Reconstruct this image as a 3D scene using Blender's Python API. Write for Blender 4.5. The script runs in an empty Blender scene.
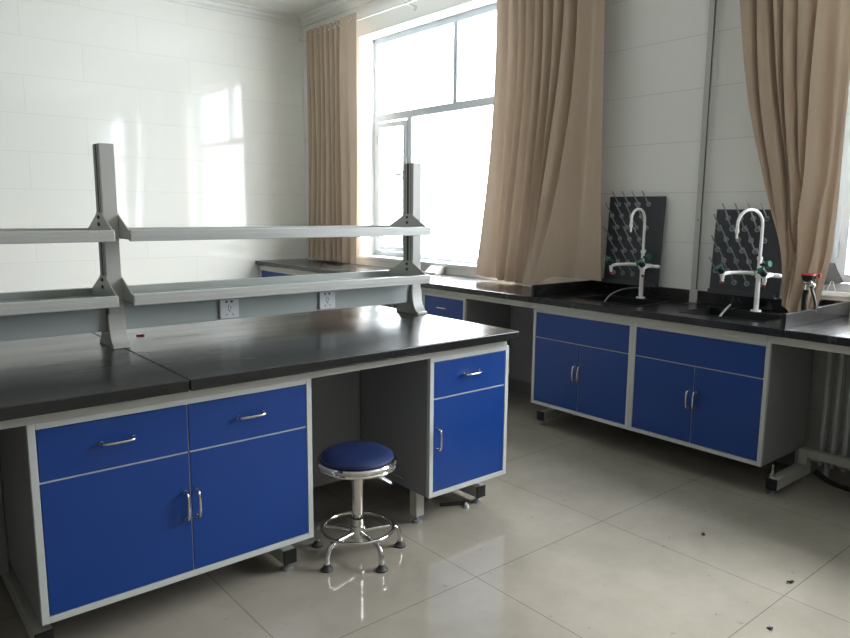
import bpy, bmesh, math, random
from mathutils import Vector, Matrix
random.seed(7)
PI = math.pi
S = bpy.context.scene
C = S.collection

# ------------------------------------------------------------------ materials
def new_mat(name):
    m = bpy.data.materials.new(name); m.use_nodes = True
    nt = m.node_tree
    return m, nt, nt.nodes['Principled BSDF']
def lin(c):
    return tuple((x/12.92 if x <= .04045 else ((x+.055)/1.055)**2.4) for x in [v/255 for v in c]) + (1,)
def simple(name, rgb, rough=.5, metal=0, noise=0, scale=30, spec=None, rvar=0, bump=0, coat=0):
    m, nt, b = new_mat(name)
    col = lin(rgb)
    b.inputs['Base Color'].default_value = col
    b.inputs['Roughness'].default_value = rough
    b.inputs['Metallic'].default_value = metal
    if spec is not None: b.inputs['Specular IOR Level'].default_value = spec
    if coat: b.inputs['Coat Weight'].default_value = coat; b.inputs['Coat Roughness'].default_value = .05
    if noise or rvar or bump:
        tc = nt.nodes.new('ShaderNodeTexCoord')
        n = nt.nodes.new('ShaderNodeTexNoise'); n.inputs['Scale'].default_value = scale; n.inputs['Detail'].default_value = 5
        nt.links.new(tc.outputs['Object'], n.inputs['Vector'])
        if noise:
            mx = nt.nodes.new('ShaderNodeMix'); mx.data_type = 'RGBA'
            mx.inputs['A'].default_value = tuple(v*(1-noise) for v in col[:3])+(1,)
            mx.inputs['B'].default_value = tuple(min(1, v*(1+noise)) for v in col[:3])+(1,)
            nt.links.new(n.outputs['Fac'], mx.inputs['Factor']); nt.links.new(mx.outputs['Result'], b.inputs['Base Color'])
        if rvar:
            mr = nt.nodes.new('ShaderNodeMapRange'); mr.inputs['From Min'].default_value = .3; mr.inputs['From Max'].default_value = .7
            mr.inputs['To Min'].default_value = rough-rvar; mr.inputs['To Max'].default_value = rough+rvar
            nt.links.new(n.outputs['Fac'], mr.inputs['Value']); nt.links.new(mr.outputs['Result'], b.inputs['Roughness'])
        if bump:
            bp = nt.nodes.new('ShaderNodeBump'); bp.inputs['Strength'].default_value = bump; bp.inputs['Distance'].default_value = .002
            nt.links.new(n.outputs['Fac'], bp.inputs['Height']); nt.links.new(bp.outputs['Normal'], b.inputs['Normal'])
    return m

def tile_mat(name, axes, bw, bh, off, mortar, offset, c1, c2, cm, rough, stain=0, wav=.0, joint_bump=.3):
    m, nt, b = new_mat(name)
    g = nt.nodes.new('ShaderNodeNewGeometry')
    sp = nt.nodes.new('ShaderNodeSeparateXYZ'); nt.links.new(g.outputs['Position'], sp.inputs[0])
    cb = nt.nodes.new('ShaderNodeCombineXYZ')
    for i, a in enumerate(axes):
        ad = nt.nodes.new('ShaderNodeMath'); ad.operation = 'ADD'; ad.inputs[1].default_value = off[i]
        nt.links.new(sp.outputs[a], ad.inputs[0]); nt.links.new(ad.outputs[0], cb.inputs[i])
    br = nt.nodes.new('ShaderNodeTexBrick')
    br.offset = offset; br.offset_frequency = 2
    br.inputs['Scale'].default_value = 1
    br.inputs['Brick Width'].default_value = bw; br.inputs['Row Height'].default_value = bh
    br.inputs['Mortar Size'].default_value = mortar; br.inputs['Mortar Smooth'].default_value = .2
    br.inputs['Color1'].default_value = lin(c1); br.inputs['Color2'].default_value = lin(c2); br.inputs['Mortar'].default_value = lin(cm)
    nt.links.new(cb.outputs[0], br.inputs['Vector'])
    out = br.outputs['Color']
    b.inputs['Roughness'].default_value = rough
    if stain:
        n = nt.nodes.new('ShaderNodeTexNoise'); n.inputs['Scale'].default_value = 1.6; n.inputs['Detail'].default_value = 7; n.inputs['Roughness'].default_value = .65
        nt.links.new(g.outputs['Position'], n.inputs['Vector'])
        r = nt.nodes.new('ShaderNodeMapRange'); r.inputs['From Min'].default_value = .3; r.inputs['From Max'].default_value = .7
        r.inputs['To Min'].default_value = 1-stain; r.inputs['To Max'].default_value = 1.0
        nt.links.new(n.outputs['Fac'], r.inputs['Value'])
        # fine scuffs: sparse dark specks
        n2 = nt.nodes.new('ShaderNodeTexNoise'); n2.inputs['Scale'].default_value = 26; n2.inputs['Detail'].default_value = 3
        nt.links.new(g.outputs['Position'], n2.inputs['Vector'])
        r2 = nt.nodes.new('ShaderNodeMapRange'); r2.inputs['From Min'].default_value = .69; r2.inputs['From Max'].default_value = .76
        r2.inputs['To Min'].default_value = 1.0; r2.inputs['To Max'].default_value = .62
        nt.links.new(n2.outputs['Fac'], r2.inputs['Value'])
        mu = nt.nodes.new('ShaderNodeMath'); mu.operation = 'MULTIPLY'
        nt.links.new(r.outputs[0], mu.inputs[0]); nt.links.new(r2.outputs[0], mu.inputs[1])
        mx = nt.nodes.new('ShaderNodeMix'); mx.data_type = 'RGBA'; mx.blend_type = 'MULTIPLY'; mx.inputs['Factor'].default_value = 1
        nt.links.new(out, mx.inputs['A']); nt.links.new(mu.outputs[0], mx.inputs['B'])
        out = mx.outputs['Result']
        rr = nt.nodes.new('ShaderNodeMapRange'); rr.inputs['From Min'].default_value = .35; rr.inputs['From Max'].default_value = .65
        rr.inputs['To Min'].default_value = rough*1.6; rr.inputs['To Max'].default_value = rough*.7
        nt.links.new(n.outputs['Fac'], rr.inputs['Value']); nt.links.new(rr.outputs[0], b.inputs['Roughness'])
    nt.links.new(out, b.inputs['Base Color'])
    bp = nt.nodes.new('ShaderNodeBump'); bp.inputs['Strength'].default_value = joint_bump; bp.inputs['Distance'].default_value = .002; bp.invert = True
    nt.links.new(br.outputs['Fac'], bp.inputs['Height'])
    if wav:
        n3 = nt.nodes.new('ShaderNodeTexNoise'); n3.inputs['Scale'].default_value = 2.5; n3.inputs['Detail'].default_value = 1
        nt.links.new(g.outputs['Position'], n3.inputs['Vector'])
        bp2 = nt.nodes.new('ShaderNodeBump'); bp2.inputs['Strength'].default_value = wav; bp2.inputs['Distance'].default_value = .01
        nt.links.new(n3.outputs['Fac'], bp2.inputs['Height']); nt.links.new(bp.outputs['Normal'], bp2.inputs['Normal'])
        nt.links.new(bp2.outputs['Normal'], b.inputs['Normal'])
    else:
        nt.links.new(bp.outputs['Normal'], b.inputs['Normal'])
    return m

M = {}
M['floor'] = tile_mat('polished floor tile', (0, 1), .785, .803, (.59, .611), .0016, 0, (170, 163, 150), (167, 160, 147), (116, 111, 102), .06, stain=.30)
M['tile_l'] = tile_mat('glossy wall tile', (0, 2), .94, .31, (.56, .02), .0022, .5, (240, 239, 231), (238, 237, 229), (225, 224, 217), .05, wav=.05, joint_bump=.15)
M['tile_r'] = tile_mat('wall tile beside the windows', (1, 2), 40, .30, (3.3, 0), .0022, .5, (243, 243, 238), (241, 241, 236), (218, 218, 213), .09, wav=.04, joint_bump=.2)
M['plaster_dim'] = simple('darkened plaster', (150, 148, 142), .8, noise=.02, scale=4)  # for the unseen walls, darkened so they bounce less light
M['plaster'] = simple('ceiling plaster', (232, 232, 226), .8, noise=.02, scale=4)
M['reveal'] = simple('window reveal', (232, 233, 230), .6, noise=.02, scale=8)
M['sill'] = simple('white stone sill', (226, 228, 226), .3, noise=.03, scale=12)
M['base'] = simple('grey skirting', (120, 120, 118), .4, noise=.05, scale=12)
M['pvc'] = simple('white plastic frame', (178, 186, 192), .35, noise=.02, scale=10)
M['frame'] = simple('pale grey powder coat', (176, 176, 168), .42, noise=.03, scale=40)
M['cabgrey'] = simple('grey laminate', (134, 134, 136), .5, noise=.04, scale=20)
M['cabedge'] = simple('pale grey edging', (192, 195, 192), .4, noise=.02, scale=30)
M['blue'] = simple('blue laminate', (5, 57, 131), .36, noise=.05, scale=6, rvar=.05)
M['shadowgap'] = simple('dark gap', (60, 62, 62), .7, noise=.05)
M['chrome'] = simple('brushed steel', (205, 202, 196), .22, metal=1, noise=.03, scale=60)
M['polish'] = simple('polished chrome', (215, 213, 208), .09, metal=1, noise=.02, scale=60)
M['alu'] = simple('grey anodised aluminium', (194, 193, 188), .38, metal=.1, noise=.03, scale=50)
M['alupale'] = simple('pale aluminium rail', (190, 190, 185), .33, metal=.1, noise=.02, scale=50)
M['aludark'] = simple('slot shadow', (70, 72, 68), .6, noise=.03)
M['panelgrey'] = simple('grey painted service panel', (176, 183, 180), .35, noise=.02, scale=20)
M['white'] = simple('white plastic', (232, 234, 234), .3, noise=.01)
M['tapwhite'] = simple('white epoxy coated brass', (246, 246, 243), .25, noise=.02, scale=60)
M['black'] = simple('black plastic', (24, 24, 26), .35, noise=.1)
M['rubber'] = simple('grey rubber', (62, 62, 62), .6, noise=.1)
M['red'] = simple('red plastic', (160, 34, 36), .45, noise=.05)
M['green'] = simple('green plastic', (24, 96, 72), .35, noise=.05)
M['pegboard'] = simple('dark grey polypropylene', (62, 65, 71), .42, noise=.06, scale=30)
M['peg'] = simple('translucent grey peg', (158, 162, 166), .35, noise=.03)
M['seatblue'] = simple('navy vinyl', (30, 46, 90), .5, noise=.12, scale=14, rvar=.08, bump=.2)
M['radiator'] = simple('white radiator enamel', (182, 184, 184), .4, noise=.04)
M['basin'] = simple('black resin basin', (14, 15, 17), .4, noise=.1)
M['rod'] = simple('white curtain rod', (222, 222, 218), .35, noise=.02)
M['hose'] = simple('pale grey hose', (135, 138, 140), .35, noise=.03)
M['darkboard'] = simple('dark grey board', (78, 80, 84), .5, noise=.06)

def worktop_mat():
    m, nt, b = new_mat('black epoxy resin worktop')
    g = nt.nodes.new('ShaderNodeNewGeometry')
    n = nt.nodes.new('ShaderNodeTexNoise'); n.inputs['Scale'].default_value = 3.2; n.inputs['Detail'].default_value = 8; n.inputs['Roughness'].default_value = .6
    mp = nt.nodes.new('ShaderNodeMapping'); mp.inputs['Scale'].default_value = (.35, 1.6, 1)
    nt.links.new(g.outputs['Position'], mp.inputs['Vector']); nt.links.new(mp.outputs[0], n.inputs['Vector'])
    cr = nt.nodes.new('ShaderNodeMapRange'); cr.inputs['From Min'].default_value = .35; cr.inputs['From Max'].default_value = .72
    cr.inputs['To Min'].default_value = .009; cr.inputs['To Max'].default_value = .030
    nt.links.new(n.outputs['Fac'], cr.inputs['Value'])
    # chalky scratches
    n2 = nt.nodes.new('ShaderNodeTexNoise'); n2.inputs['Scale'].default_value = 9; n2.inputs['Detail'].default_value = 6
    mp2 = nt.nodes.new('ShaderNodeMapping'); mp2.inputs['Scale'].default_value = (.8, 2.4, 1); mp2.inputs['Location'].default_value = (3.1, 1.2, 0)
    nt.links.new(g.outputs['Position'], mp2.inputs['Vector']); nt.links.new(mp2.outputs[0], n2.inputs['Vector'])
    c2 = nt.nodes.new('ShaderNodeMapRange'); c2.inputs['From Min'].default_value = .72; c2.inputs['From Max'].default_value = .8
    c2.inputs['To Min'].default_value = 0; c2.inputs['To Max'].default_value = .10
    nt.links.new(n2.outputs['Fac'], c2.inputs['Value'])
    ad = nt.nodes.new('ShaderNodeMath'); ad.operation = 'ADD'
    nt.links.new(cr.outputs[0], ad.inputs[0]); nt.links.new(c2.outputs[0], ad.inputs[1])
    cb = nt.nodes.new('ShaderNodeCombineColor')
    for i in range(3): nt.links.new(ad.outputs[0], cb.inputs[i])
    nt.links.new(cb.outputs[0], b.inputs['Base Color'])
    rr = nt.nodes.new('ShaderNodeMapRange'); rr.inputs['From Min'].default_value = .35; rr.inputs['From Max'].default_value = .7
    rr.inputs['To Min'].default_value = .17; rr.inputs['To Max'].default_value = .30
    nt.links.new(n.outputs['Fac'], rr.inputs['Value']); nt.links.new(rr.outputs[0], b.inputs['Roughness'])
    return m
M['worktop'] = worktop_mat()

def fabric_mat(name, rgb):
    m, nt, b = new_mat(name)
    b.inputs['Base Color'].default_value = lin(rgb); b.inputs['Roughness'].default_value = .75
    b.inputs['Sheen Weight'].default_value = .25; b.inputs['Specular IOR Level'].default_value = .25
    g = nt.nodes.new('ShaderNodeNewGeometry')
    mp = nt.nodes.new('ShaderNodeMapping'); mp.inputs['Scale'].default_value = (9, 9, 1.3)
    n = nt.nodes.new('ShaderNodeTexNoise'); n.inputs['Scale'].default_value = 2.6; n.inputs['Detail'].default_value = 7
    nt.links.new(g.outputs['Position'], mp.inputs['Vector']); nt.links.new(mp.outputs[0], n.inputs['Vector'])
    mx = nt.nodes.new('ShaderNodeMix'); mx.data_type = 'RGBA'
    c = lin(rgb); mx.inputs['A'].default_value = tuple(v*.88 for v in c[:3])+(1,); mx.inputs['B'].default_value = tuple(v*1.08 for v in c[:3])+(1,)
    nt.links.new(n.outputs['Fac'], mx.inputs['Factor']); nt.links.new(mx.outputs['Result'], b.inputs['Base Color'])
    bp = nt.nodes.new('ShaderNodeBump'); bp.inputs['Strength'].default_value = .25; bp.inputs['Distance'].default_value = .004
    nt.links.new(n.outputs['Fac'], bp.inputs['Height']); nt.links.new(bp.outputs['Normal'], b.inputs['Normal'])
    tr = nt.nodes.new('ShaderNodeBsdfTranslucent'); nt.links.new(mx.outputs['Result'], tr.inputs['Color'])
    ms = nt.nodes.new('ShaderNodeMixShader'); ms.inputs[0].default_value = .035
    out = nt.nodes['Material Output']
    nt.links.new(b.outputs[0], ms.inputs[1]); nt.links.new(tr.outputs[0], ms.inputs[2]); nt.links.new(ms.outputs[0], out.inputs['Surface'])
    return m
M['curtain'] = fabric_mat('beige curtain cloth', (188, 168, 147))

def glass_mat(name, tint=(1, 1, 1, 1), fac=.06, rough=.02):
    m = bpy.data.materials.new(name); m.use_nodes = True; nt = m.node_tree; nt.nodes.clear()
    o = nt.nodes.new('ShaderNodeOutputMaterial'); t = nt.nodes.new('ShaderNodeBsdfTransparent'); t.inputs[0].default_value = tint
    g = nt.nodes.new('ShaderNodeBsdfGlossy'); g.inputs['Roughness'].default_value = rough
    mx = nt.nodes.new('ShaderNodeMixShader'); mx.inputs[0].default_value = fac
    nt.links.new(t.outputs[0], mx.inputs[1]); nt.links.new(g.outputs[0], mx.inputs[2]); nt.links.new(mx.outputs[0], o.inputs[0])
    return m
M['glass'] = glass_mat('window glass')
M['shelfglass'] = simple('frosted green glass shelf', (176, 192, 186), .18, noise=.02, scale=10)

# ------------------------------------------------------------------ mesh helpers
def BM(): return bmesh.new()
def box(bm, x0, x1, y0, y1, z0, z1, bev=0, mat=0):
    r = bmesh.ops.create_cube(bm, size=1)
    vs = r['verts']
    for v in vs:
        v.co = Vector((x0+(v.co.x+.5)*(x1-x0), y0+(v.co.y+.5)*(y1-y0), z0+(v.co.z+.5)*(z1-z0)))
    fs = set(f for v in vs for f in v.link_faces)
    for f in fs: f.material_index = mat
    if bev:
        es = list(set(e for v in vs for e in v.link_edges))
        r = bmesh.ops.bevel(bm, geom=es, offset=bev, segments=2, affect='EDGES', profile=.5)
        for f in r['faces']: f.material_index = mat
def cyl(bm, p0, p1, r0, r1=None, seg=20, mat=0, cap=True):
    p0 = Vector(p0); p1 = Vector(p1); d = p1-p0; r1 = r0 if r1 is None else r1
    q = d.to_track_quat('Z', 'Y').to_matrix().to_4x4()
    m = Matrix.Translation((p0+p1)/2) @ q
    r = bmesh.ops.create_cone(bm, cap_ends=cap, cap_tris=False, segments=seg, radius1=r0, radius2=r1, depth=d.length, matrix=m)
    for f in set(f for v in r['verts'] for f in v.link_faces): f.material_index = mat
def sphere(bm, c, r, sc=(1, 1, 1), mat=0, seg=16):
    m = Matrix.Translation(Vector(c)) @ Matrix.Diagonal((sc[0], sc[1], sc[2], 1))
    rr = bmesh.ops.create_uvsphere(bm, u_segments=seg, v_segments=seg//2+2, radius=r, matrix=m)
    for f in set(f for v in rr['verts'] for f in v.link_faces): f.material_index = mat
def smooth_path(pts, n=6):
    P = [Vector(p) for p in pts]; out = []
    for i in range(len(P)-1):
        a = P[max(i-1, 0)]; b = P[i]; c = P[i+1]; d = P[min(i+2, len(P)-1)]
        for k in range(n):
            t = k/n
            out.append(.5*((2*b)+(c-a)*t+(2*a-5*b+4*c-d)*t*t+(3*b-a-3*c+d)*t**3))
    out.append(P[-1]); return out
def tube(bm, pts, r, seg=12, mat=0, smooth=0, radii=None, closed=False):
    P = smooth_path(pts, smooth) if smooth else [Vector(p) for p in pts]
    n = len(P); rings = []
    up = None
    for i, p in enumerate(P):
        if closed: t = (P[(i+1) % n]-P[i-1])
        else: t = (P[min(i+1, n-1)]-P[max(i-1, 0)])
        t.normalize()
        if up is None:
            up = Vector((0, 0, 1)) if abs(t.z) < .9 else Vector((1, 0, 0))
        a = (up - t*up.dot(t)).normalized(); b = t.cross(a); up = a
        rr = r if radii is None else radii[min(int(i*len(radii)/n), len(radii)-1)]
        rings.append([bm.verts.new(p+a*rr*math.cos(2*PI*k/seg)+b*rr*math.sin(2*PI*k/seg)) for k in range(seg)])
    rng = range(n) if closed else range(n-1)
    for i in rng:
        A = rings[i]; B = rings[(i+1) % n]
        for k in range(seg):
            f = bm.faces.new((A[k], A[(k+1) % seg], B[(k+1) % seg], B[k])); f.material_index = mat
    if not closed:
        f = bm.faces.new(rings[0][::-1]); f.material_index = mat
        f = bm.faces.new(rings[-1]); f.material_index = mat
def lathe(bm, prof, c=(0, 0, 0), seg=40, mat=0):
    rings = []
    for (r, z) in prof:
        if r < 1e-6: rings.append([bm.verts.new((c[0], c[1], c[2]+z))])
        else: rings.append([bm.verts.new((c[0]+r*math.cos(2*PI*k/seg), c[1]+r*math.sin(2*PI*k/seg), c[2]+z)) for k in range(seg)])
    for A, B in zip(rings, rings[1:]):
        for k in range(seg):
            k2 = (k+1) % seg
            if len(A) == 1 and len(B) == 1: continue
            if len(A) == 1: f = bm.faces.new((A[0], B[k], B[k2]))
            elif len(B) == 1: f = bm.faces.new((A[k], A[k2], B[0]))
            else: f = bm.faces.new((A[k], A[k2], B[k2], B[k]))
            f.material_index = mat
def prism(bm, poly, axis, a, b, mat=0):
    """poly: 2-D outline in the other two axes (kept in x<y<z order), extruded from a to b along axis"""
    def mk(p, t):
        l = list(p); l.insert(axis, t); return bm.verts.new(l)
    A = [mk(p, a) for p in poly]; B = [mk(p, b) for p in poly]
    fs = [bm.faces.new(A), bm.faces.new(B[::-1])]
    n = len(poly)
    for i in range(n): fs.append(bm.faces.new((A[i], B[i], B[(i+1) % n], A[(i+1) % n])))
    for f in fs: f.material_index = mat
def obj(name, bm, mats, parent=None, smooth=False, bevel=0):
    bmesh.ops.recalc_face_normals(bm, faces=bm.faces[:])
    me = bpy.data.meshes.new(name); bm.to_mesh(me); bm.free()
    if not isinstance(mats, (list, tuple)): mats = [mats]
    for m in mats: me.materials.append(m)
    if smooth:
        me.polygons.foreach_set('use_smooth', [True]*len(me.polygons))
        try: me.set_sharp_from_angle(angle=math.radians(38))
        except Exception: pass
    o = bpy.data.objects.new(name, me); C.objects.link(o)
    if parent: 
        o.parent = parent
        o.matrix_parent_inverse = Matrix.Identity(4)
    if bevel:
        md = o.modifiers.new('bevel', 'BEVEL'); md.width = bevel; md.segments = 2; md.limit_method = 'ANGLE'
    return o
def tag(o, label, cat, group=None):
    o['label'] = label; o['category'] = cat
    if group: o['group'] = group
    return o
def thing(name, label, cat, loc=(0, 0, 0), group=None):
    o = bpy.data.objects.new(name, None); C.objects.link(o); o.location = loc; o.empty_display_size = .1
    return tag(o, label, cat, group)
def struct(name, bm, m, parent=None, smooth=False):
    o = obj(name, bm, m, parent, smooth); o['kind'] = 'structure'; return o

# ------------------------------------------------------------------ dimensions
XW = 3.97; YT = 6.80; XL = -3.2; YB = -3.0; ZC = 3.34
TOP = .847; SLAB = .809; RAIL = .771; CAB0 = .153
YI = 2.20; XB = 3.381

# ------------------------------------------------------------------ room
bm = BM(); box(bm, XL-.2, XW+.3, YB-.2, YT+.2, -.1, 0); struct('floor', bm, M['floor'])
bm = BM(); box(bm, XL-.2, XW+.3, YB-.2, YT+.2, ZC, ZC+.1); struct('ceiling', bm, M['plaster'])
bm = BM(); box(bm, XL-.2, XW+.3, YT, YT+.2, 0, ZC); struct('wall_back', bm, M['tile_l'])
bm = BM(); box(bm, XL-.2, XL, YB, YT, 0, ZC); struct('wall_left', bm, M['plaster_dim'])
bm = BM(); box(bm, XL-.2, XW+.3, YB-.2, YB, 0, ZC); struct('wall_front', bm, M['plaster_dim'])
WINS = [(3.52, 5.765), (-.75, 1.56)]
Z0, Z1 = .912, 2.992; XO = XW+.28; XBAY = 4.13; ZS2 = .942
bm = BM()
box(bm, XW, XO, YB, WINS[1][0], 0, Z0); box(bm, XW, XO, WINS[1][1], YT, 0, Z0); box(bm, XBAY, XO, WINS[1][0], WINS[1][1], 0, ZS2); box(bm, XW, XO, YB, YT, Z1, ZC)
ys = [YB, WINS[1][0], WINS[1][1], WINS[0][0], WINS[0][1], YT]
for a, b in ((0, 1), (2, 3), (4, 5)): box(bm, XW, XO, ys[a], ys[b], Z0, Z1)
struct('wall_right', bm, M['tile_r'])
# plaster reveals lining the openings
def window(n, y0, y1, mull_low, mull_up, sash, Z0=Z0, xs=XW-.022):
    XFm = XW+.165
    bm = BM(); t = .006
    box(bm, XW-.001, XO, y0, y0+t, Z0, Z1); box(bm, XW-.001, XO, y1-t, y1, Z0, Z1); box(bm, XW-.001, XO, y0, y1, Z1-t, Z1)
    root = struct('window_%d' % n, bm, M['reveal'])
    bm = BM(); box(bm, xs, XFm+.02, y0-(.03 if n == 1 else 0), y1+(.01 if n == 1 else 0), Z0-.002, Z0+.026, .003)
    struct('window_sill', bm, M['sill'], root)
    f = BM(); w = .055
    a, b = XFm, XFm+.06; zb, zt = Z0+.026, Z1-t
    box(f, a, b, y0+t, y0+t+w, zb, zt, .004); box(f, a, b, y1-t-w, y1-t, zb, zt, .004)
    box(f, a, b, y0+t+w, y1-t-w, zb, zb+w*.8, .003); box(f, a, b, y0+t+w, y1-t-w, zt-w, zt, .003)
    box(f, a+.001, b-.001, y0+t+w, y1-t-w, 2.218, 2.285, .003)
    for m in mull_up: box(f, a+.001, b-.001, m-.025, m+.025, 2.285, zt-w, .003)
    for m in mull_low: box(f, a+.001, b-.001, m-.032, m+.032, zb+w*.8, 2.218, .003)
    struct('window_frame', f, M['pvc'], root)
    if sash:
        s = BM(); c0, c1 = sash; q = .045; xx = a-.012
        box(s, xx, a+.024, c0, c0+q, zb+.05, 2.2, .004); box(s, xx, a+.024, c1-q, c1, zb+.05, 2.2, .004)
        box(s, xx, a+.024, c0+q, c1-q, zb+.05, zb+.05+q, .003); box(s, xx, a+.024, c0+q, c1-q, 2.2-q, 2.2, .003)
        struct('window_sash', s, M['pvc'], root)
        h = BM(); box(h, xx-.02, xx, c0+.012, c0+.034, 1.66, 1.74, .003); box(h, xx-.035, xx-.018, c0+.014, c0+.11, 1.70, 1.718, .003)
        struct('window_handle', h, M['pvc'], root)
        for zz in (1.15, 2.0):
            h = BM(); cyl(h, (xx-.004, c1+.004, zz), (xx-.004, c1+.004, zz+.08), .009); struct('hinge', h, M['pvc'], root, True)
    g = BM(); box(g, a+.026, a+.030, y0+t+.02, y1-t-.02, zb+.02, zt-.02); struct('window_pane', g, M['glass'], root)
window(1, WINS[0][0], WINS[0][1], [5.21], [4.595], (5.245, 5.70))
window(2, WINS[1][0], WINS[1][1], [.95], [.4], (.99, 1.50), ZS2, XBAY-.02)
# cornice
def cornice(name, axis, wall, a, b):
    prof = [(0, 0), (.018, 0), (.022, .018), (.05, .034), (.058, .058), (.098, .066), (.104, .08), (0, .08)]
    bm = BM(); z = ZC-.08
    if axis == 0: prism(bm, [(wall-p, z+q) for p, q in prof], 0, a, b)
    else: prism(bm, [(wall-p, z+q) for p, q in prof], 1, a, b)
    o = struct(name, bm, M['plaster'])
cornice('trim_1', 0, YT, XL, XW); cornice('trim_2', 1, XW, YB, YT)
bm = BM(); box(bm, XW-.014, XW, WINS[1][1], YT-.014, 0, .12, .002); struct('baseboard_right', bm, M['base'])
bm = BM(); box(bm, XL, XW-.014, YT-.014, YT, 0, .12, .002); struct('baseboard_back', bm, M['base'])

# ------------------------------------------------------------------ cabinets (built facing -Y in local axes, x from 0 to w, front at y=0)
def handle_bm(w, horizontal, y=0.0):
    """bow handle centred on the origin, standing off toward -y"""
    bm = BM(); h = w/2; r = .0048
    pts = [(-h, y, 0), (-h, y-.017, 0), (-h+.007, y-.025, 0), (-h*.4, y-.029, 0), (h*.4, y-.029, 0), (h-.007, y-.025, 0), (h, y-.017, 0), (h, y, 0)]
    if not horizontal: pts = [(0, p[1], p[0]) for p in pts]
    tube(bm, pts, r, 10, smooth=3)
    for s in (-h, h):
        p = (s, 0) if horizontal else (0, s)
        cyl(bm, (p[0], y, p[1]), (p[0], y-.004, p[1]), .0062, seg=14)
    return bm
def place(o, x, z):
    o.location = (x, -.0, z)
def cabinet(name, label, cat, loc, rotz, w, depth, layout, group=None):
    """layout: list of columns (x0,x1,kind) ; kind 'drawer_door', 'false_two_doors'"""
    t = thing(name, label, cat, (loc[0], loc[1], CAB0), group); t.rotation_euler = (0, 0, rotz)
    H = RAIL-CAB0; th = .018; e = .021
    bm = BM()
    box(bm, 0, th, .0195, depth, 0, H-.001); box(bm, w-th, w, .0195, depth, 0, H-.001)
    box(bm, th, w-th, .0195, depth, 0, th); box(bm, th, w-th, depth-.01, depth, th, H-.001); box(bm, th, w-th, .0195, depth-.01, H-th, H-.001)
    obj('carcass', bm, M['cabgrey'], t)
    bm = BM()   # pale face frame
    box(bm, 0, e, 0, .0195, 0, H-.001, .0015); box(bm, w-e, w, 0, .0195, 0, H-.001, .0015)
    box(bm, e, w-e, 0, .0195, 0, e, .0015); box(bm, e, w-e, 0, .0195, H-.001-e*.9, H-.001, .0015)
    zl = .4365
    box(bm, e, w-e, .006, .0195, zl-.004, zl+.004)
    if layout in ('double',): box(bm, w/2-.003, w/2+.003, .006, .0195, e, H-e)
    obj('face_frame', bm, M['cabedge'], t)
    g = .0022; zt = H-e*.9-.001
    cols = [(e, w/2), (w/2, w-e)] if layout in ('double', 'sink') else [(e, w-e)]
    def panel(nm, x0, x1, z0, z1):
        bm = BM(); box(bm, x0+g, x1-g, .0015, .0185, z0+g, z1-g, .0012)
        return obj(nm, bm, M['blue'], t)
    for i, (x0, x1) in enumerate(cols):
        d = panel('door', x0, x1, e, zl-.001)
        if layout == 'single': hx = x0+.022
        else: hx = (x1-.020) if i == 0 else (x0+.018)
        h = obj('handle', handle_bm(.092, False), M['chrome'], d, True); h.location = (hx, .0015, .258)
        if layout != 'sink':
            dr = panel('drawer', x0, x1, zl+.001, zt)
            h = obj('handle', handle_bm(.094, True), M['chrome'], dr, True); h.location = ((x0+x1)/2, .0015, .524)
    if layout == 'sink': panel('fascia_panel', e, w-e, zl+.001, zt)
    # pale line between doors of sink cabinets
    if layout == 'sink':
        bm = BM(); box(bm, w/2-.003, w/2+.003, .006, .0195, e, zl); obj('door_gap_strip', bm, M['cabedge'], t)
    return t
RW = -PI/2   # window-wall cabinets face -X ; local x runs toward -Y
cabinet('storage_cabinet', 'wide blue lab cabinet with two drawers over two doors, left end of island bench', 'cabinet', (.369, YI, 0), 0, .926, .515, 'double')
cabinet('storage_cabinet', 'narrow blue lab cabinet with one drawer over one door, beside the stool', 'cabinet', (1.866, YI, 0), 0, .474, .515, 'single')
cabinet('sink_cabinet', 'blue two-door sink cabinet under the sink nearer the left curtain', 'cabinet', (XB, 2.975, 0), RW, .733, .52, 'sink')
cabinet('sink_cabinet', 'blue two-door sink cabinet whose pale grey side is next to the radiator', 'cabinet', (XB, 2.2405, 0), RW, .757, .52, 'sink')
cabinet('drawer_cabinet', 'small blue drawer cabinet under window bench behind the island corner', 'cabinet', (XB, 4.085, 0), RW, .47, .47, 'single')
cabinet('storage_cabinet', 'far blue two-drawer cabinet in the corner below the tiled wall', 'cabinet', (XB, 6.745, 0), RW, .93, .5, 'double')

cabinet('storage_cabinet', 'island cabinet on the far side, seen only as dark underside behind stool', 'cabinet', (1.30, 3.54, 0), PI, 1.60, .50, 'double')
cabinet('storage_cabinet', 'island cabinet on the far side behind the narrow blue cabinet', 'cabinet', (2.30, 3.54, 0), PI, .98, .50, 'double')
# ------------------------------------------------------------------ worktops
def slab(name, label, x0, x1, y0, y1, holes=(), extra=None):
    bm = BM()
    if not holes:
        box(bm, x0, x1, y0, y1, SLAB, TOP, .004)
    else:
        hx0, hx1 = holes[0][0], holes[0][1]
        box(bm, x0, hx0, y0, y1, SLAB, TOP, .003); box(bm, hx1, x1, y0, y1, SLAB, TOP)
        cur = y0
        for (a, b, c, d) in holes: box(bm, hx0, hx1, cur, c, SLAB, TOP); cur = d
        box(bm, hx0, hx1, cur, y1, SLAB, TOP)
    o = obj(name, bm, M['worktop']); tag(o, label, 'worktop'); return o
YS = 2.137; YE = 3.62
slab('worktop', 'black island worktop slab right of the seam, brightly reflecting the window', .8215, 2.338, YS, YE)
slab('worktop', 'black island worktop slab left of the seam, running out of view', -.72, .8185, YS, YE)
XS = 3.352
slab('worktop', 'long black window worktop from tiled corner to the beige middle curtain', XS, XW-.001, 2.984, YT-.002)
slab('worktop', 'black window worktop at the right edge beyond the raised divider board', XS, XBAY-.002, -.74, 1.412)
SINKS = [(3.50, 3.80, 1.575, 2.02), (3.50, 3.80, 2.30, 2.745)]
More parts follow.
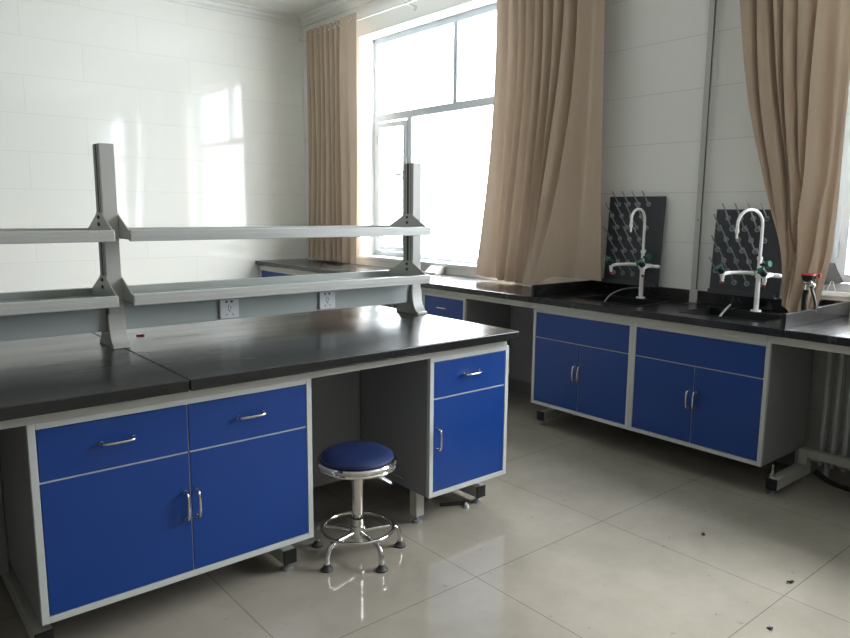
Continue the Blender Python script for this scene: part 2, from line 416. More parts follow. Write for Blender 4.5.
sw = slab('sink_worktop', 'black sink worktop with raised edge boards around two basins', XS, XW-.001, 1.414, 2.982, SINKS)
bm = BM(); box(bm, XS+.008, XBAY-.002, 1.414, 1.436, TOP, TOP+.072, .002); obj('raised_edge', bm, M['worktop'], sw)
bm = BM(); box(bm, XS+.008, XW-.002, 2.960, 2.982, TOP, TOP+.072, .002); obj('raised_edge', bm, M['worktop'], sw)
bm = BM(); box(bm, XW-.024, XW-.002, 1.560, 2.960, TOP, TOP+.072, .002); box(bm, XBAY-.024, XBAY-.002, 1.436, 1.558, TOP, TOP+.072, .002); box(bm, XW-.024, XBAY-.024, 1.536, 1.558, TOP, TOP+.072, .002); box(bm, XW-.002, XBAY-.002, 1.414, 1.558, SLAB, TOP); obj('backsplash', bm, M['worktop'], sw)
for (x0, x1, y0, y1), lab in zip(SINKS, ('black resin sink basin in front of right tap, with pale hose end inside', 'black resin sink basin in front of left tap, with curved grey hose')):
    s = thing('sink_basin', lab, 'sink', ((x0+x1)/2, (y0+y1)/2, TOP-.2))
    ox, oy = (x0+x1)/2, (y0+y1)/2; a, b = (x1-x0)/2, (y1-y0)/2; d = .2
    bm = BM()
    box(bm, -a, a, -b, b, 0, .008)
    box(bm, -a, -a+.008, -b, b, 0, d-.004); box(bm, a-.008, a, -b, b, 0, d-.004)
    box(bm, -a, a, -b, -b+.008, 0, d-.004); box(bm, -a, a, b-.008, b, 0, d-.004)
    obj('basin', bm, M['basin'], s)
    bm = BM()   # lip lying on the worktop around the opening
    k = .012; z0 = d-.0005; z1 = d+.0035
    box(bm, -a-k, -a+.002, -b-k, b+k, z0, z1); box(bm, a-.002, a+k, -b-k, b+k, z0, z1)
    box(bm, -a, a, -b-k, -b+.002, z0, z1); box(bm, -a, a, b-.002, b+k, z0, z1)
    obj('rim', bm, M['basin'], s)
    bm = BM(); cyl(bm, (0, 0, .008), (0, 0, .012), .035, seg=24); obj('drain', bm, M['chrome'], s, True)

# ------------------------------------------------------------------ steel bench frames
def pad(bm, x, y): cyl(bm, (x, y, 0), (x, y, .012), .022, .020, 18); cyl(bm, (x, y, .012), (x, y, .034), .009, seg=10)
t = thing('bench_frame', 'pale grey steel frame under the island bench with foot beams', 'bench frame', (0, 0, 0))
bm = BM(); box(bm, -.70, 2.318, YI-.006, YI+.04, RAIL, SLAB, .002); obj('front_rail', bm, M['frame'], t)
bm = BM(); box(bm, -.70, 2.318, YE-.08, YE-.04, RAIL, SLAB, .002); obj('rear_rail', bm, M['frame'], t)
bm = BM(); box(bm, 2.278, 2.318, YI+.04, YE-.08, RAIL, SLAB, .002); obj('end_rail', bm, M['frame'], t)
for x in (-.4, .385, 1.235, 2.255):
    bm = BM(); box(bm, x-.026, x+.026, 2.28, 3.5, .034, .088, .003)
    b = obj('foot_beam', bm, M['frame'], t)
    bm = BM(); box(bm, x-.027, x+.027, 2.274, 2.283, .033, .089, .002); obj('end_cap', bm, M['black'], b)
    for yy in (2.305, 3.46):
        bm = BM(); pad(bm, x, yy); obj('levelling_foot', bm, M['hose'], b, True)
    bm = BM(); box(bm, x-.02, x+.02, 2.86, 2.90, .088, RAIL+.03, .002); obj('upright', bm, M['frame'], t)
bm = BM(); box(bm, 1.870, 1.916, 2.292, 2.338, .034, CAB0-.001, .003); o = obj('leg', bm, M['frame'], t)
bm = BM(); pad(bm, 1.893, 2.315); obj('levelling_foot', bm, M['hose'], o, True)
bm = BM(); box(bm, 1.297, 1.864, 2.717, 2.735, .105, RAIL-.001, .001); obj('modesty_panel', bm, M['cabgrey'], t)
bm = BM(); box(bm, 2.296, 2.312, 2.722, 3.038, .10, RAIL-.001, .001); obj('light_block_panel', bm, M['cabgrey'], t)  # added unseen panel, keeps window light out of the knee space
bm = BM(); box(bm, -.69, .367, 2.717, 2.735, .105, RAIL-.001, .001); obj('modesty_panel', bm, M['cabgrey'], t)

t = thing('bench_frame', 'pale grey steel frame under the window bench with cross beam by the radiator', 'bench frame', (0, 0, 0))
for a, b in ((2.984, YT-.06), (1.499, 2.981), (-.88, 1.496)):
    bm = BM(); box(bm, XB-.012, XB+.03, a, b, RAIL, SLAB, .002); obj('front_rail', bm, M['frame'], t)
bm = BM(); box(bm, 3.852, 3.868, 2.980, 3.610, .13, RAIL+.02, .001); obj('modesty_panel', bm, M['cabgrey'], t)
for y in (1.447, 2.935, 4.11, -.5):
    bm = BM(); box(bm, XB+.055, 3.83, y-.026, y+.026, .034, .090, .003)
    b = obj('foot_beam', bm, M['frame'], t)
    bm = BM(); box(bm, XB+.049, XB+.058, y-.027, y+.027, .033, .091, .002); obj('end_cap', bm, M['black'], b)
    for xx in (XB+.085, 3.80):
        bm = BM(); pad(bm, xx, y); obj('levelling_foot', bm, M['hose'], b, True)
    if y in (1.447, -.5, 4.11):
        bm = BM(); box(bm, 3.778, 3.83, y-.022, y+.022, .09, (.17 if y > 1.4 and y < 2 else RAIL), .002); obj('upright', bm, M['frame'], t)
bm = BM(); box(bm, 3.785, 3.82, -.48, 1.425, .125, .168, .002); obj('cross_beam', bm, M['frame'], t)
bm = BM(); cyl(bm, (XB+.10, 1.466, .09), (XB+.10, 1.466, .15), .006, seg=10); cyl(bm, (XB+.10, 1.466, .09), (XB+.10, 1.466, .1), .014, seg=14)
obj('levelling_screw', bm, M['chrome'], t, True)

# ------------------------------------------------------------------ radiators
def radiator(label, y0, n, pitch, x=3.885):
    t = thing('radiator', label, 'radiator', (x, y0-(n-1)*pitch/2, 0))
    yc = y0-(n-1)*pitch/2
    for i in range(n):
        y = y0-i*pitch-yc
        bm = BM()
        box(bm, -.030, -.012, y-.011, y+.011, .075, .735, .006)
        box(bm, .012, .030, y-.011, y+.011, .075, .735, .006)
        for z in (.10, .30, .52, .71): box(bm, -.013, .013, y-.008, y+.008, z-.02, z+.02, .004)
        obj('column', bm, M['radiator'], t, True)
    bm = BM(); hl = (n-1)*pitch/2+.012
    for z in (.11, .70): cyl(bm, (0, -hl, z), (0, hl, z), .016, seg=14)
    obj('header_pipe', bm, M['radiator'], t, True)
    for s in (-1, 1):
        bm = BM(); box(bm, -.02, .02, s*(hl-.04)-.008, s*(hl-.04)+.008, 0, .10, .003); obj('foot', bm, M['radiator'], t)
radiator('white column radiator under the right-hand window worktop', 1.392, 11, .056)
radiator('white column radiator glimpsed under the far window worktop behind rack post', 5.45, 18, .062)
bm = BM(); tube(bm, [(3.835, 1.40, .05), (3.82, 1.32, .02), (3.80, 1.20, .014), (3.79, .95, .014), (3.82, .72, .014)], .013, 10, smooth=6)
tag(obj('heating_pipe', bm, M['black'], smooth=True), 'black flexible pipe lying on floor below right radiator', 'pipe')

# ------------------------------------------------------------------ reagent rack on the island
YP = 2.882
rack = thing('reagent_rack', 'grey aluminium two-tier reagent rack standing along the island worktop', 'rack', (.797, YP, TOP))
def W(bm): # world -> rack local
    bmesh.ops.translate(bm, verts=bm.verts[:], vec=(-.797, -YP, -TOP)); return bm
for xc in (-.695, .812, 2.309):
    bm = BM(); a = .0275
    box(bm, xc-a, xc+a, YP-.0425, YP+.0425, TOP+.05, 1.618, .003)
    post = obj('post', W(bm), M['alu'], rack)
    for s in (-1, 1):
        bm = BM(); box(bm, xc+s*a-.0012, xc+s*a+.0012, YP-.008, YP+.008, TOP+.09, 1.617); box(bm, xc+s*a-.0008, xc+s*a+.0008, YP-.024, YP-.021, TOP+.09, 1.617)
        box(bm, xc+s*a-.0008, xc+s*a+.0008, YP+.021, YP+.024, TOP+.09, 1.617)
        obj('slot', W(bm), M['aludark'], post)
    # flared foot
    bm = BM()
    prof = []
    for k in range(9):
        tt = k/8; prof.append((.0925-.047*math.sin(tt*PI/2), .012+.115*(1-math.cos(tt*PI/2))))
    pts = [(YP+.0925, TOP), (YP+.0925, TOP+.012)]+[(YP+p, TOP+q) for p, q in prof[1:]]+[(YP-p, TOP+q) for p, q in prof[1:][::-1]]+[(YP-.0925, TOP+.012), (YP-.0925, TOP)]
    prism(bm, pts, 0, xc-a-.004, xc+a+.004)
    obj('foot', W(bm), M['alu'], post, bevel=.002)
for zi, (zb, zt) in enumerate(((1.018, 1.060), (1.258, 1.300))):
    for (xa, xb) in ((-.695, .812), (.812, 2.309)):
        x0, x1 = xa+.030, xb-.030; hd = .181
        bm = BM()
        for s in (-1, 1):
            yy0, yy1 = (YP-hd, YP-hd+.024) if s < 0 else (YP+hd-.024, YP+hd)
            box(bm, x0-.004, x1+(.003 if xa < 0 else .006), yy0, yy1, zb, zt, .003)
            yf = yy0 if s < 0 else yy1
            box(bm, x0, x1, yf-.0015, yf+.0015, zb+.016, zb+.027, .0006)
        sh = obj('upper_shelf' if zi else 'lower_shelf', W(bm), M['alupale'], rack)
        bm = BM(); box(bm, x0, x1, YP-hd+.022, YP+hd-.022, zb+.006, zb+.014); obj('shelf_board', W(bm), M['shelfglass'], sh)
        for xx, s in ((x0, -1), (x1, 1)):
            bm = BM(); xo = xx+s*.001
            poly = [(YP-.165, zb+.01), (YP+.165, zb+.01), (YP+.165, zt-.005), (YP+.045, zt+.052), (YP+.03, zt+.062), (YP-.03, zt+.062), (YP-.045, zt+.052), (YP-.165, zt-.005)]
            prism(bm, poly, 0, xo-.002, xo+.002)
            for zz in (zt+.045, zt+.018):
                cyl(bm, (xo-s*.007, YP, zz), (xo-s*.001, YP, zz), .007, seg=12, mat=1)
            obj('bracket', W(bm), [M['alu'], M['aludark']], sh)
for (xa, xb), sockets in (((-.695, .812), ()), ((.812, 2.309), (1.280, 1.772))):
    bm = BM(); box(bm, xa+.030, xb-.030, YP-.022, YP+.022, .906, 1.030, .002)
    pn = obj('service_panel', W(bm), M['panelgrey'], rack)
    for sx in sockets:
        bm = BM(); y = YP-.022
        box(bm, sx-.043, sx+.043, y-.012, y, .914, .998, .003)
        for hx in (-.014, .010): box(bm, sx+hx-.0045, sx+hx+.0045, y-.0128, y-.0118, .982, .990, mat=1)
        def slot(cx, cz, ang, l=.011, w=.0028):
            v = []
            for dx, dz in ((-w/2, -l/2), (w/2, -l/2), (w/2, l/2), (-w/2, l/2)):
                v.append(bm.verts.new((sx+cx+dx*math.cos(ang)-dz*math.sin(ang), y-.0125, cz+dx*math.sin(ang)+dz*math.cos(ang))))
            f = bm.faces.new(v); f.material_index = 2
        slot(-.005, .966, .0); slot(.005, .966-.006, 0); slot(-.006, .952, 0, .009)
        slot(0, .945, 0); slot(-.014, .930, -.5); slot(.014, .930, .5)
        o = obj('power_socket', W(bm), [M['white'], M['black'], M['rubber']], pn)
        o['label'] = 'white five-hole power socket'

# ------------------------------------------------------------------ stool
st = thing('lab_stool', 'round navy vinyl stool with chrome footring in front of the island knee space', 'stool', (1.525, 2.245, 0))
bm = BM(); lathe(bm, [(0, .430), (.05, .4295), (.10, .426), (.130, .419), (.144, .409), (.147, .398), (0, .398)], seg=56); o = obj('seat', bm, M['seatblue'], st, True); o.location.z = .008; o['label'] = 'navy vinyl cushion'
bm = BM(); lathe(bm, [(0, .368), (.154, .368), (.160, .372), (.161, .378), (.156, .383), (.156, .386), (.162, .390), (.162, .397), (.157, .403), (.149, .404), (.146, .398), (0, .396)], seg=56)
obj('seat_rim', bm, M['polish'], st, True)
bm = BM(); box(bm, -.055, .055, -.055, .055, .358, .3685, .004); cyl(bm, (0, 0, .335), (0, 0, .36), .028, seg=24); obj('seat_plate', bm, M['black'], st, True)
bm = BM(); cyl(bm, (0, 0, .09), (0, 0, .34), .0245, seg=28); col = obj('column', bm, M['polish'], st, True)
bm = BM(); cyl(bm, (0, 0, .150), (0, 0, .156), .0255, seg=28); obj('collar', bm, M['black'], col, True)
bm = BM(); cyl(bm, (0, 0, .070), (0, 0, .118), .034, .029, 28); cyl(bm, (0, 0, .055), (0, 0, .07), .018, seg=20); obj('hub', bm, M['polish'], st, True)
bm = BM(); pts = [(.145*math.cos(2*PI*k/64), .145*math.sin(2*PI*k/64), .107) for k in range(64)]
tube(bm, pts, .0078, 10, closed=True); obj('footring', bm, M['polish'], st, True)
legdirs = [math.atan2(2.189-2.245, 1.353-1.525)+.02]
base = math.atan2(2.063-2.245, 1.509-1.525)
for k in range(5):
    a = base+k*2*PI/5+.03
    ca, sa = math.cos(a), math.sin(a)
    bm = BM(); pr = [(.028, .092), (.09, .093), (.130, .093), (.156, .088), (.172, .072), (.179, .048), (.180, .02)]
    tube(bm, [(r*ca, r*sa, z) for r, z in pr], .0105, 12, smooth=5)
    lg = obj('leg', bm, M['polish'], st, True)
    bm = BM(); lathe(bm, [(0, 0), (.024, 0), (.0245, .006), (.016, .012), (.012, .024), (0, .024)], (.180*ca, .180*sa, 0), 24); obj('foot_cap', bm, M['rubber'], lg, True)
bm = BM(); tube(bm, [(.03, .02, .345), (.10, -.005, .338), (.15, -.03, .322)], .005, 8, smooth=4)
obj('height_lever', bm, M['chrome'], st, True)
bm = BM(); tube(bm, [(.02, -.03, .345), (.12, -.075, .325), (.16, -.095, .298)], .0045, 8, smooth=4)
obj('height_lever', bm, M['black'], st, True)

# ------------------------------------------------------------------ taps
def tap(label, x, y, ang, gr, group=None):
    t = thing('lab_tap', label, 'tap', (x, y, TOP))
    bm = BM(); cyl(bm, (0, 0, 0), (0, 0, .008), .029, .027, 24); cyl(bm, (0, 0, .008), (0, 0, .19), .0135, .0125, 20)
    cyl(bm, (0, 0, .185), (0, 0, .222), .018, seg=20); cyl(bm, (0, 0, .222), (0, 0, .29), .0115, seg=18); cyl(bm, (0, 0, .283), (0, 0, .300), .0155, seg=18)
    obj('column', bm, M['tapwhite'], t, True)
    dx, dy = math.cos(ang), math.sin(ang); zc = .553-gr-.0
    pts = [(0, 0, .295), (0, 0, .38), (0, 0, zc)]
    for k in range(1, 13):
        a = PI*k/12
        pts.append((dx*gr*(1-math.cos(a)), dy*gr*(1-math.cos(a)), zc+gr*math.sin(a)))
    pts.append((dx*2*gr, dy*2*gr, zc-.022))
    bm = BM(); tube(bm, pts, .0085, 14)
    g = obj('gooseneck', bm, M['tapwhite'], t, True)
    bm = BM(); e = Vector((dx*2*gr, dy*2*gr, zc-.022)); cyl(bm, e, e-Vector((0, 0, .018)), .0112, seg=16); cyl(bm, e-Vector((0, 0, .018)), e-Vector((0, 0, .05)), .0075, .0055, 14)
    obj('spout_tip', bm, M['tapwhite'], g, True)
    for s in (1, -1):
        bm = BM(); ye = .135 if s > 0 else .094
        tube(bm, [(0, 0, .205), (-.01, s*.05, .209), (-.035, s*.085, .209), (-.085, s*ye*.95, .206), (-.135, s*ye, .200)], .0105, 14, smooth=6)
        if s < 0: tube(bm, [(0, 0, .203), (0, -.06, .203), (0, -.112, .203)], .012, 14); sphere(bm, (0, -.112, .203), .012)
        ar = obj('side_arm', bm, M['tapwhite'], t, True)
        p = Vector((-.135, s*ye, .200))
        bm = BM(); cyl(bm, p+Vector((0, 0, .012)), p-Vector((0, 0, .024)), .0125, .011, 16); cyl(bm, p-Vector((0, 0, .024)), p-Vector((0, 0, .04)), .008, seg=14)
        obj('nozzle', bm, M['tapwhite'], ar, True)
        bm = BM(); cyl(bm, p-Vector((0, 0, .038)), p-Vector((0, 0, .054)), .0085, .006, 14); o = obj('nozzle_tip', bm, M['red'], ar, True)
        q = p+Vector((0, 0, .014)); n = Vector((-.55, .25, .6)).normalized()
        bm = BM(); cyl(bm, q, q+n*.034, .017, .020, 20); obj('valve_body', bm, M['black'], ar, True)
        bm = BM(); cyl(bm, q+n*.034, q+n*.042, .0195, .016, 20); 
        tv = n.cross(Vector((0, 0, 1))).normalized(); 
        for k in range(4):
            w = Matrix.Rotation(k*PI/2, 3, n) @ tv; sphere(bm, q+n*.037+w*.017, .008)
        obj('valve_knob', bm, M['green'], ar, True)
    bm = BM(); cyl(bm, (0, 0, .255), (-.01, -.045, .262), .008, seg=12); obj('valve_stem', bm, M['black'], t, True)
    bm = BM(); cyl(bm, (-.01, -.045, .262), (-.014, -.063, .266), .017, seg=16); obj('valve_knob', bm, M['green'], t, True)
    return t
tap('white three-way lab tap with green knobs at the sink farther from the divider board', 3.868, 2.522, math.radians(178), .068, None)
tap('white three-way lab tap with green knobs at the sink beside the divider board', 3.868, 1.793, math.radians(158), .083, None)

# ------------------------------------------------------------------ pegboards
def pegboard(label, y0, y1, z0, z1, seed):
    w = y1-y0; h = z1-z0
    t = thing('pegboard', label, 'pegboard', (XW-.062, (y0+y1)/2, z0))
    t.rotation_euler = (0, math.radians(3.2), 0)
    bm = BM(); box(bm, 0, .012, -w/2, w/2, 0, h, .003); obj('board', bm, M['pegboard'], t)
    bm = BM(); box(bm, -.032, 0, -w/2+.01, w/2-.01, .0, .006, .001); box(bm, -.036, -.030, -w/2+.01, w/2-.01, 0, .026, .001)
    obj('drip_tray', bm, M['pegboard'], t)
    rows = 7; n = 0
    for r in range(rows):
        z = h-.05-r*(h-.12)/(rows-1)
        cnt = 4 
        for c in range(cnt):
            y = w/2-.075-c*(w-.115)/(cnt-.0) - (0.0 if r % 2 == 0 else -.045)
            if abs(y) > w/2-.015: continue
            bm = BM()
            d = Vector((-math.cos(math.radians(42)), 0, math.sin(math.radians(42))))
            p = Vector((0, y, z))
            tube(bm, [p, p+d*.02, p+d*.115], .0036, 8, radii=[.0052, .004, .0036])
            # collar ring lying on the board
            pts = [(-.003, y+.012*math.cos(2*PI*k/18), z+.012*math.sin(2*PI*k/18)) for k in range(18)]
            tube(bm, pts, .0038, 6, closed=True)
            obj('peg', bm, M['peg'], t, True)
    return t
pegboard('dark grey drying pegboard between the middle curtain and the wall conduit', 2.432, 2.838, TOP+.073, 1.480, 1)
pegboard('dark grey drying pegboard partly covered by the right curtain', 1.690, 2.095, TOP+.073, 1.402, 2)

# conduit
cd = thing('cable_conduit', 'slim pale vertical conduit running up the tiled wall between the pegboards', 'conduit', (3.946, 2.205, TOP))
bm = BM(); box(bm, -.014, .0, -.019, .019, 0, ZC-.09-TOP, .002); obj('duct', bm, M['alupale'], cd)
bm = BM(); box(bm, -.017, -.001, -.023, .023, 0, .075, .002); obj('end_sleeve', bm, M['alu'], cd)
bm = BM(); box(bm, -.0152, -.013, -.0215, -.015, .08, ZC-.09-TOP); obj('edge_strip', bm, M['aludark'], cd)
bm = BM(); cyl(bm, (-.0155, 0, .49), (-.012, 0, .49), .0045, seg=12); obj('screw', bm, M['black'], cd)
cd.location.x = 3.9459

# ------------------------------------------------------------------ curtains
def lerp_tab(tab, t):
    n = len(tab); t = max(tab[0][0], min(tab[-1][0], t))
    i = 0
    while i < n-2 and t > tab[i+1][0]: i += 1
    def sl(j):
        if j <= 0: return (tab[1][1]-tab[0][1])/(tab[1][0]-tab[0][0])
        if j >= n-1: return (tab[-1][1]-tab[-2][1])/(tab[-1][0]-tab[-2][0])
        return (tab[j+1][1]-tab[j-1][1])/(tab[j+1][0]-tab[j-1][0])
    (x0, y0), (x1, y1) = tab[i], tab[i+1]; h = x1-x0; k = (t-x0)/h
    return (2*k**3-3*k*k+1)*y0+(k**3-2*k*k+k)*h*sl(i)+(-2*k**3+3*k*k)*y1+(k**3-k*k)*h*sl(i+1)
def curtain(label, left, right, hem, ztop, valleys, seed, xf, grommets=(), billow=.018):
    """left/right: v -> y of the two edges (v 0 top .. 1 hem); hem: u -> z; valleys: ([(v,u)..], [(v,depth)..], width); xf: foremost x"""
    rnd = random.Random(seed)
    NU, NV = 260, 60
    oy = (left[0][1]+right[0][1])/2
    t = thing('curtain', label, 'curtain', (xf, oy, 0))
    ph = [rnd.uniform(0, 6.28) for _ in range(6)]
    bm = BM(); grid = []
    for j in range(NV+1):
        v = j/NV; row = []
        yl = lerp_tab(left, v); yr = lerp_tab(right, v)
        vs = [(lerp_tab(p, v), lerp_tab(d, v), w) for p, d, w in valleys]
        for i in range(NU+1):
            u = i/NU
            z = ztop+(lerp_tab(hem, u)-ztop)*v
            x = 0.0
            for uc, d, w in vs:
                q = (u-uc)/(w*.75)
                # steep on the near side, rounder on the other
                q = q*(1.5 if q > 0 else .85)
                x += d*math.exp(-q*q)
            x = 1.9*.056*math.tanh(x/.056)
            x += billow*(.5+.5*math.sin(2*PI*(u*1.7+.25*v)+ph[0]))*(.4+.6*v)+.004*math.sin(9*u+5*v+ph[1])+.003*math.sin(23*u-7*v+ph[2])
            y = yl+(yr-yl)*u
            row.append(bm.verts.new((x, y-oy, z)))
        grid.append(row)
    for j in range(NV):
        for i in range(NU):
            bm.faces.new((grid[j][i], grid[j][i+1], grid[j+1][i+1], grid[j+1][i]))
    o = obj('curtain_cloth', bm, M['curtain'], t)
    o.data.polygons.foreach_set('use_smooth', [True]*len(o.data.polygons))
    for u in grommets:
        y = left[0][1]+(right[0][1]-left[0][1])*u-oy
        bm = BM(); pts = [(-.004, y+.024*math.cos(2*PI*q/24), ztop-.05+.024*math.sin(2*PI*q/24)) for q in range(24)]
        tube(bm, pts, .0055, 8, closed=True); obj('grommet', bm, M['polish'], t, True)
    return t
def V(us, ds, w, vs=(0, .35, .65, 1)): return (list(zip(vs, us)), list(zip(vs, ds)), w)
curtain('beige far curtain hanging in the corner next to the tiled wall', [(0, 6.50), (.5, 6.49), (1, 6.55)], [(0, 5.60), (.5, 5.61), (1, 5.63)],
        [(0, .868), (.5, .868), (1, .862)], 3.150,
        [V((.05, .05, .04, .04), (.03, .03, .03, .03), .03), V((.14, .14, .15, .15), (.05,)*4, .035), V((.25, .25, .25, .26), (.05,)*4, .035), V((.35, .34, .36, .37), (.05,)*4, .03),
         V((.44, .46, .48, .50), (.05,)*4, .03), V((.54, .55, .56, .60), (.05,)*4, .03), V((.66, .64, .66, .70), (.07, .06, .06, .05), .035), V((.82, .82, .84, .86), (.0, .01, .02, .02), .05)],
        3, 3.825, grommets=(.64, .90), billow=.008)
curtain('beige middle curtain hanging between window and pegboard, hem over the sink worktop', [(0, 3.79), (.3, 3.79), (.62, 3.84), (1, 3.955)], [(0, 2.875), (.5, 2.84), (1, 2.79)],
        [(0, .895), (.12, .875), (.3, .858), (.5, .856), (.64, .925), (.8, .935), (1, .935)], 3.150,
        [V((.10, .10, .12, .13), (.025, .025, .025, .03), .03), V((.20, .20, .185, .17), (.06, .07, .07, .06), .022), V((.275, .28, .25, .235), (.035, .03, .04, .05), .022), V((.35, .355, .33, .31), (.06, .06, .07, .06), .024),
         V((.43, .44, .41, .37), (.03, .04, .04, .04), .022), V((.54, .53, .47, .40), (.075, .07, .05, .01), .026), V((.65, .62, .52, .43), (.04, .055, .05, .0), .024), V((.77, .74, .66, .5), (.06, .05, .03, .0), .030),
         V((.90, .88, .84, .80), (.01, .01, .015, .01), .06)],
        11, 3.805, grommets=(.05, .48, .93), billow=.016)
vv = (0, .28, .68, .86, 1)
curtain('beige right curtain narrowing downward in front of the right pegboard', [(0, 2.04), (.28, 1.965), (.52, 1.88), (.75, 1.735), (.88, 1.64), (1, 1.615)], [(0, 1.34), (.28, 1.385), (.6, 1.385), (.86, 1.39), (1, 1.438)],
        [(0, .905), (.4, .868), (1, .905)], 3.150,
        [V((.13, .12, .08, .02, .0), (.035, .035, .02, .0, 0), .035, vv), V((.27, .28, .30, .17, .0), (.08, .08, .07, .02, .0), .026, vv), V((.38, .38, .35, .24, .10), (.05, .05, .05, .02, .0), .024, vv),
         V((.50, .50, .46, .33, .2), (.025, .025, .03, .02, 0), .03, vv), V((.67, .66, .52, .28, .05), (.08, .08, .07, .05, .0), .026, vv), V((.86, .83, .80, .58, .4), (.03, .03, .03, .025, .015), .07, vv),
         V((.97, .97, .93, .85, .8), (.0, .01, .02, .02, .01), .05, vv)],
        23, 3.755, grommets=(.05, .58, .93), billow=.02)
def rod(label, y0, y1, braces):
    t = thing('curtain_rod', label, 'curtain rod', (3.865, (y0+y1)/2, 3.100)); yc = (y0+y1)/2
    bm = BM(); cyl(bm, (0, y0-yc, 0), (0, y1-yc, 0), .0105, seg=16); obj('pole', bm, M['rod'], t, True)
    for s in (y0, y1):
        bm = BM(); sphere(bm, (0, s-yc, 0), .018); obj('finial', bm, M['rod'], t, True)
    for b in braces:
        bm = BM(); cyl(bm, (0, b-yc, 0), (XW-3.865-.008, b-yc, -.02), .007, seg=12); cyl(bm, (XW-3.865-.008, b-yc, -.02), (XW-3.865, b-yc, -.02), .022, seg=18)
        sphere(bm, (0, b-yc, 0), .015)
        obj('bracket', bm, M['rod'], t, True)
rod('white curtain rod above the far window', 2.7, 6.68, (6.64, 4.93, 2.8))
rod('white curtain rod above the nearer window holding the right curtain', -1.1, 2.3, (2.22, -.9))

# ------------------------------------------------------------------ small things
ew = thing('eyewash_sprayer', 'black hand eyewash sprayer with red dust cap standing by the divider board', 'eyewash', (3.70, 1.470, TOP))
bm = BM(); cyl(bm, (0, 0, 0), (0, 0, .012), .026, .024, 22); cyl(bm, (0, 0, .012), (0, 0, .03), .014, seg=16); obj('deck_mount', bm, M['black'], ew, True)
bm = BM(); tube(bm, [(0, .004, .028), (0, .006, .07), (0, .008, .12), (0, .002, .15)], .0125, 14, smooth=4); obj('grip', bm, M['black'], ew, True)
bm = BM(); tube(bm, [(-.008, -.048, .045), (-.008, -.046, .08), (-.004, -.034, .12), (0, -.018, .155)], .0065, 10, smooth=4); obj('lever', bm, M['black'], ew, True)
bm = BM(); cyl(bm, (0, -.004, .148), (0, -.006, .19), .017, .013, 18); sphere(bm, (-.002, -.022, .168), .015); sphere(bm, (0, -.004, .18), .018, (1, 1.1, .7)); obj('valve_head', bm, M['polish'], ew, True)
bm = BM(); cyl(bm, (0, -.004, .19), (0, -.004, .214), .026, .033, 26); obj('spray_head', bm, M['black'], ew, True)
bm = BM(); cyl(bm, (0, -.004, .214), (0, -.004, .221), .034, .032, 26); cyl(bm, (-.0, -.05, .205), (-.0, -.05, .224), .006, seg=10); box(bm, -.004, .004, -.052, -.03, .214, .220); obj('dust_cap', bm, M['red'], ew, True)
ew.scale = (1.08, 1.08, 1.08)

bm = BM(); tube(bm, [(3.62, 2.64, .70), (3.64, 2.64, .80), (3.70, 2.635, .862), (3.80, 2.62, .895), (3.90, 2.585, .905), (3.93, 2.575, .90)], .0042, 10, smooth=8)
tag(obj('hose', bm, M['hose'], smooth=True), 'curved grey hose reaching over the left sink edge', 'hose')
bm = BM(); tube(bm, [(3.62, 1.93, .70), (3.68, 1.925, .78), (3.77, 1.92, .845), (3.82, 1.915, .872)], .0062, 10, smooth=6)
tag(obj('hose', bm, M['hose'], smooth=True), 'short straight pale hose leaning in the right sink', 'hose')

# bench socket box under the far window
sb = thing('socket_box', 'small white wedge-shaped socket box on the window worktop left of middle curtain', 'socket box', (3.90, 4.56, TOP))
bm = BM(); prism(bm, [(-.045, 0), (.045, 0), (.045, .062), (.020, .062), (-.045, .012)], 1, -.07, .07); obj('housing', bm, M['white'], sb, bevel=.003)
for s in (-1, 1):
    bm = BM(); prism(bm, [(-.047, 0), (.047, 0), (.047, .064), (.020, .064), (-.047, .013)], 1, s*.07-.003, s*.07+.003); obj('end_cover', bm, M['alu'], sb)
bm = BM(); prism(bm, [(-.036, .0205), (.012, .0575), (.011, .0590), (-.037, .022)], 1, -.05, .05); obj('socket_plate', bm, M['sill'], sb)

# dark board leaning on the sill behind right curtain
bd = thing('leaning_board', 'dark grey board on a small white stand on the sill behind right curtain', 'board', (4.125, 1.50, ZS2+.026))
bm = BM(); 
prism(bm, [(-.045, .050), (.012, .150), (.05, .150), (.05, .030)], 0, -.004, .004)
obj('panel', bm, M['darkboard'], bd)
bm = BM(); tube(bm, [(-.012, -.012, .0035), (.0, .012, .06)], .003, 8); tube(bm, [(-.012, .03, .0035), (.0, .015, .06)], .003, 8); obj('stand', bm, M['white'], bd)

# floor scraps
sc = thing('broken_handle', 'black plastic handle with a white cap lying below the narrow cabinet', 'debris', (2.135, 2.345, 0))
bm = BM(); 
a = Vector((-.055, .03, .009)); b = Vector((.06, -.03, .009)); tube(bm, [a, (a+b)/2, b], .0085, 8); obj('handle_bar', bm, M['black'], sc, True)
bm = BM(); cyl(bm, (.035, -.06, .0), (.035, -.06, .018), .013, .010, 14); tube(bm, [(.035, -.06, .010), (.055, -.032, .010)], .005, 8); obj('cap', bm, M['white'], sc, True)
def scrap(x, y, lab, m, a, l=.03, w=.008):
    bm = BM(); n = 6
    pts = [(l*(k/n-.5), .006*math.sin(k*1.7), .004+.003*math.sin(k*1.1)) for k in range(n+1)]
    tube(bm, pts, w/2, 6, radii=[w*.3, w*.5, w*.6, w*.4])
    o = obj('scrap', bm, m); o.location = (x, y, .0005); o.rotation_euler = (0, 0, a); tag(o, lab, 'debris')
scrap(2.778, 1.437, 'tiny dark scrap on open floor below the sink cabinets', M['rubber'], .5, .028, .007)
scrap(2.66, 1.021, 'tiny black scrap on the floor near the bottom right corner', M['black'], -.3, .030, .008)
scrap(2.30, .93, 'tiny black crumb, the nearest to the viewer of the scraps on the open floor', M['black'], 1.2, .016, .009)
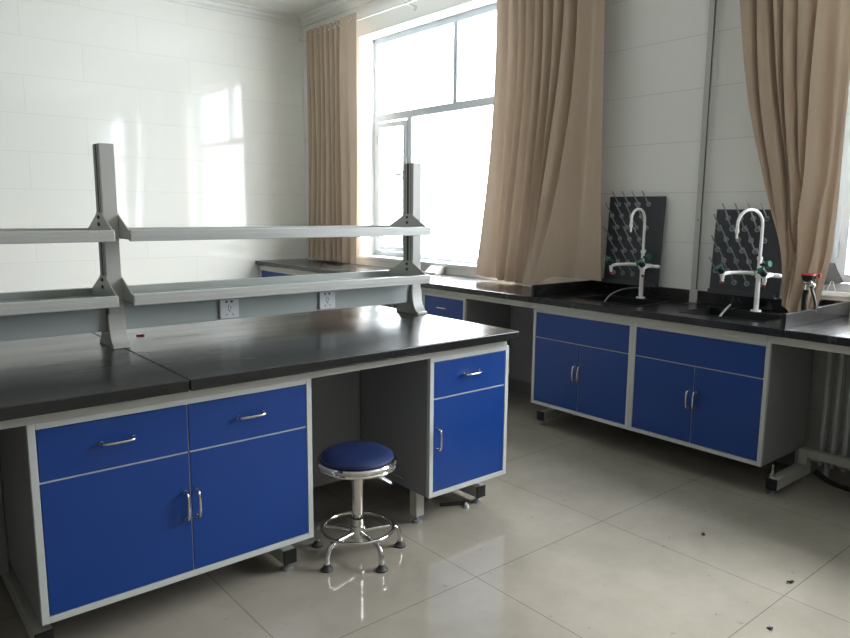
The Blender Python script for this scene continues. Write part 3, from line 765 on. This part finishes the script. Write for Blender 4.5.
bm = BM(); box(bm, -.016, .016, -.005, .005, 0, .006, .001); o = obj('red_clip', bm, M['red']); o.location = (.955, 3.02, TOP); o.rotation_euler = (0, 0, -.3)
tag(o, 'small dark red clip on island worktop behind the left rack post', 'clip')

# ------------------------------------------------------------------ light
w = bpy.data.worlds.new('sky'); S.world = w; w.use_nodes = True
nt = w.node_tree; bg = nt.nodes['Background']
tc = nt.nodes.new('ShaderNodeTexCoord'); sp = nt.nodes.new('ShaderNodeSeparateXYZ'); nt.links.new(tc.outputs['Generated'], sp.inputs[0])
rp = nt.nodes.new('ShaderNodeValToRGB'); nt.links.new(sp.outputs[2], rp.inputs[0])
rp.color_ramp.elements[0].position = 0; rp.color_ramp.elements[0].color = (.86, .93, 1, 1)
rp.color_ramp.elements[1].position = .6; rp.color_ramp.elements[1].color = (.93, .97, 1, 1)
nt.links.new(rp.outputs[0], bg.inputs['Color']); 
mr = nt.nodes.new('ShaderNodeMapRange'); mr.interpolation_type = 'SMOOTHSTEP'
mr.inputs['From Min'].default_value = .12; mr.inputs['From Max'].default_value = .75; mr.inputs['To Min'].default_value = 10.5; mr.inputs['To Max'].default_value = 30
nt.links.new(sp.outputs[2], mr.inputs['Value']); nt.links.new(mr.outputs[0], bg.inputs['Strength'])
for y0, y1 in WINS:
    l = bpy.data.lights.new('window_portal', 'AREA'); l.shape = 'RECTANGLE'; l.size = Z1-Z0; l.size_y = y1-y0; l.cycles.is_portal = True
    o = bpy.data.objects.new('window_portal', l); C.objects.link(o); o.location = (XO+.03, (y0+y1)/2, (Z0+Z1)/2); o.rotation_euler = (0, PI/2, 0)
def area(name, loc, rot, sx, sy, p, col):
    l = bpy.data.lights.new(name, 'AREA'); l.shape = 'RECTANGLE'; l.size = sx; l.size_y = sy; l.energy = p; l.color = col
    o = bpy.data.objects.new(name, l); C.objects.link(o); o.location = loc; o.rotation_euler = rot; return o
# added soft fill lamp behind the camera; wall_front has no windows
area('rear_fill_light', (.3, YB+.05, 1.9), (math.radians(90), 0, 0), 4.2, 1.9, 6, (1, .97, .92))

# ------------------------------------------------------------------ camera
cam = bpy.data.cameras.new('camera'); co = bpy.data.objects.new('camera', cam); C.objects.link(co)
F = Vector((0.6328903, 0.75910242, -0.1523594)); R = Vector((0.76888671, -0.63932759, 0.00857071)); U = Vector((0.09090152, 0.12257144, 0.98828799))
m = Matrix(((R.x, U.x, -F.x, 0), (R.y, U.y, -F.y, 0), (R.z, U.z, -F.z, 1.38136), (0, 0, 0, 1)))
co.matrix_world = m
cam.sensor_width = 36; cam.lens = 705.7766*36/850; cam.clip_start = .05
S.camera = co
S.view_settings.view_transform = 'Standard'
S.view_settings.look = 'None'
S.view_settings.exposure = .32
S.view_settings.gamma = 1
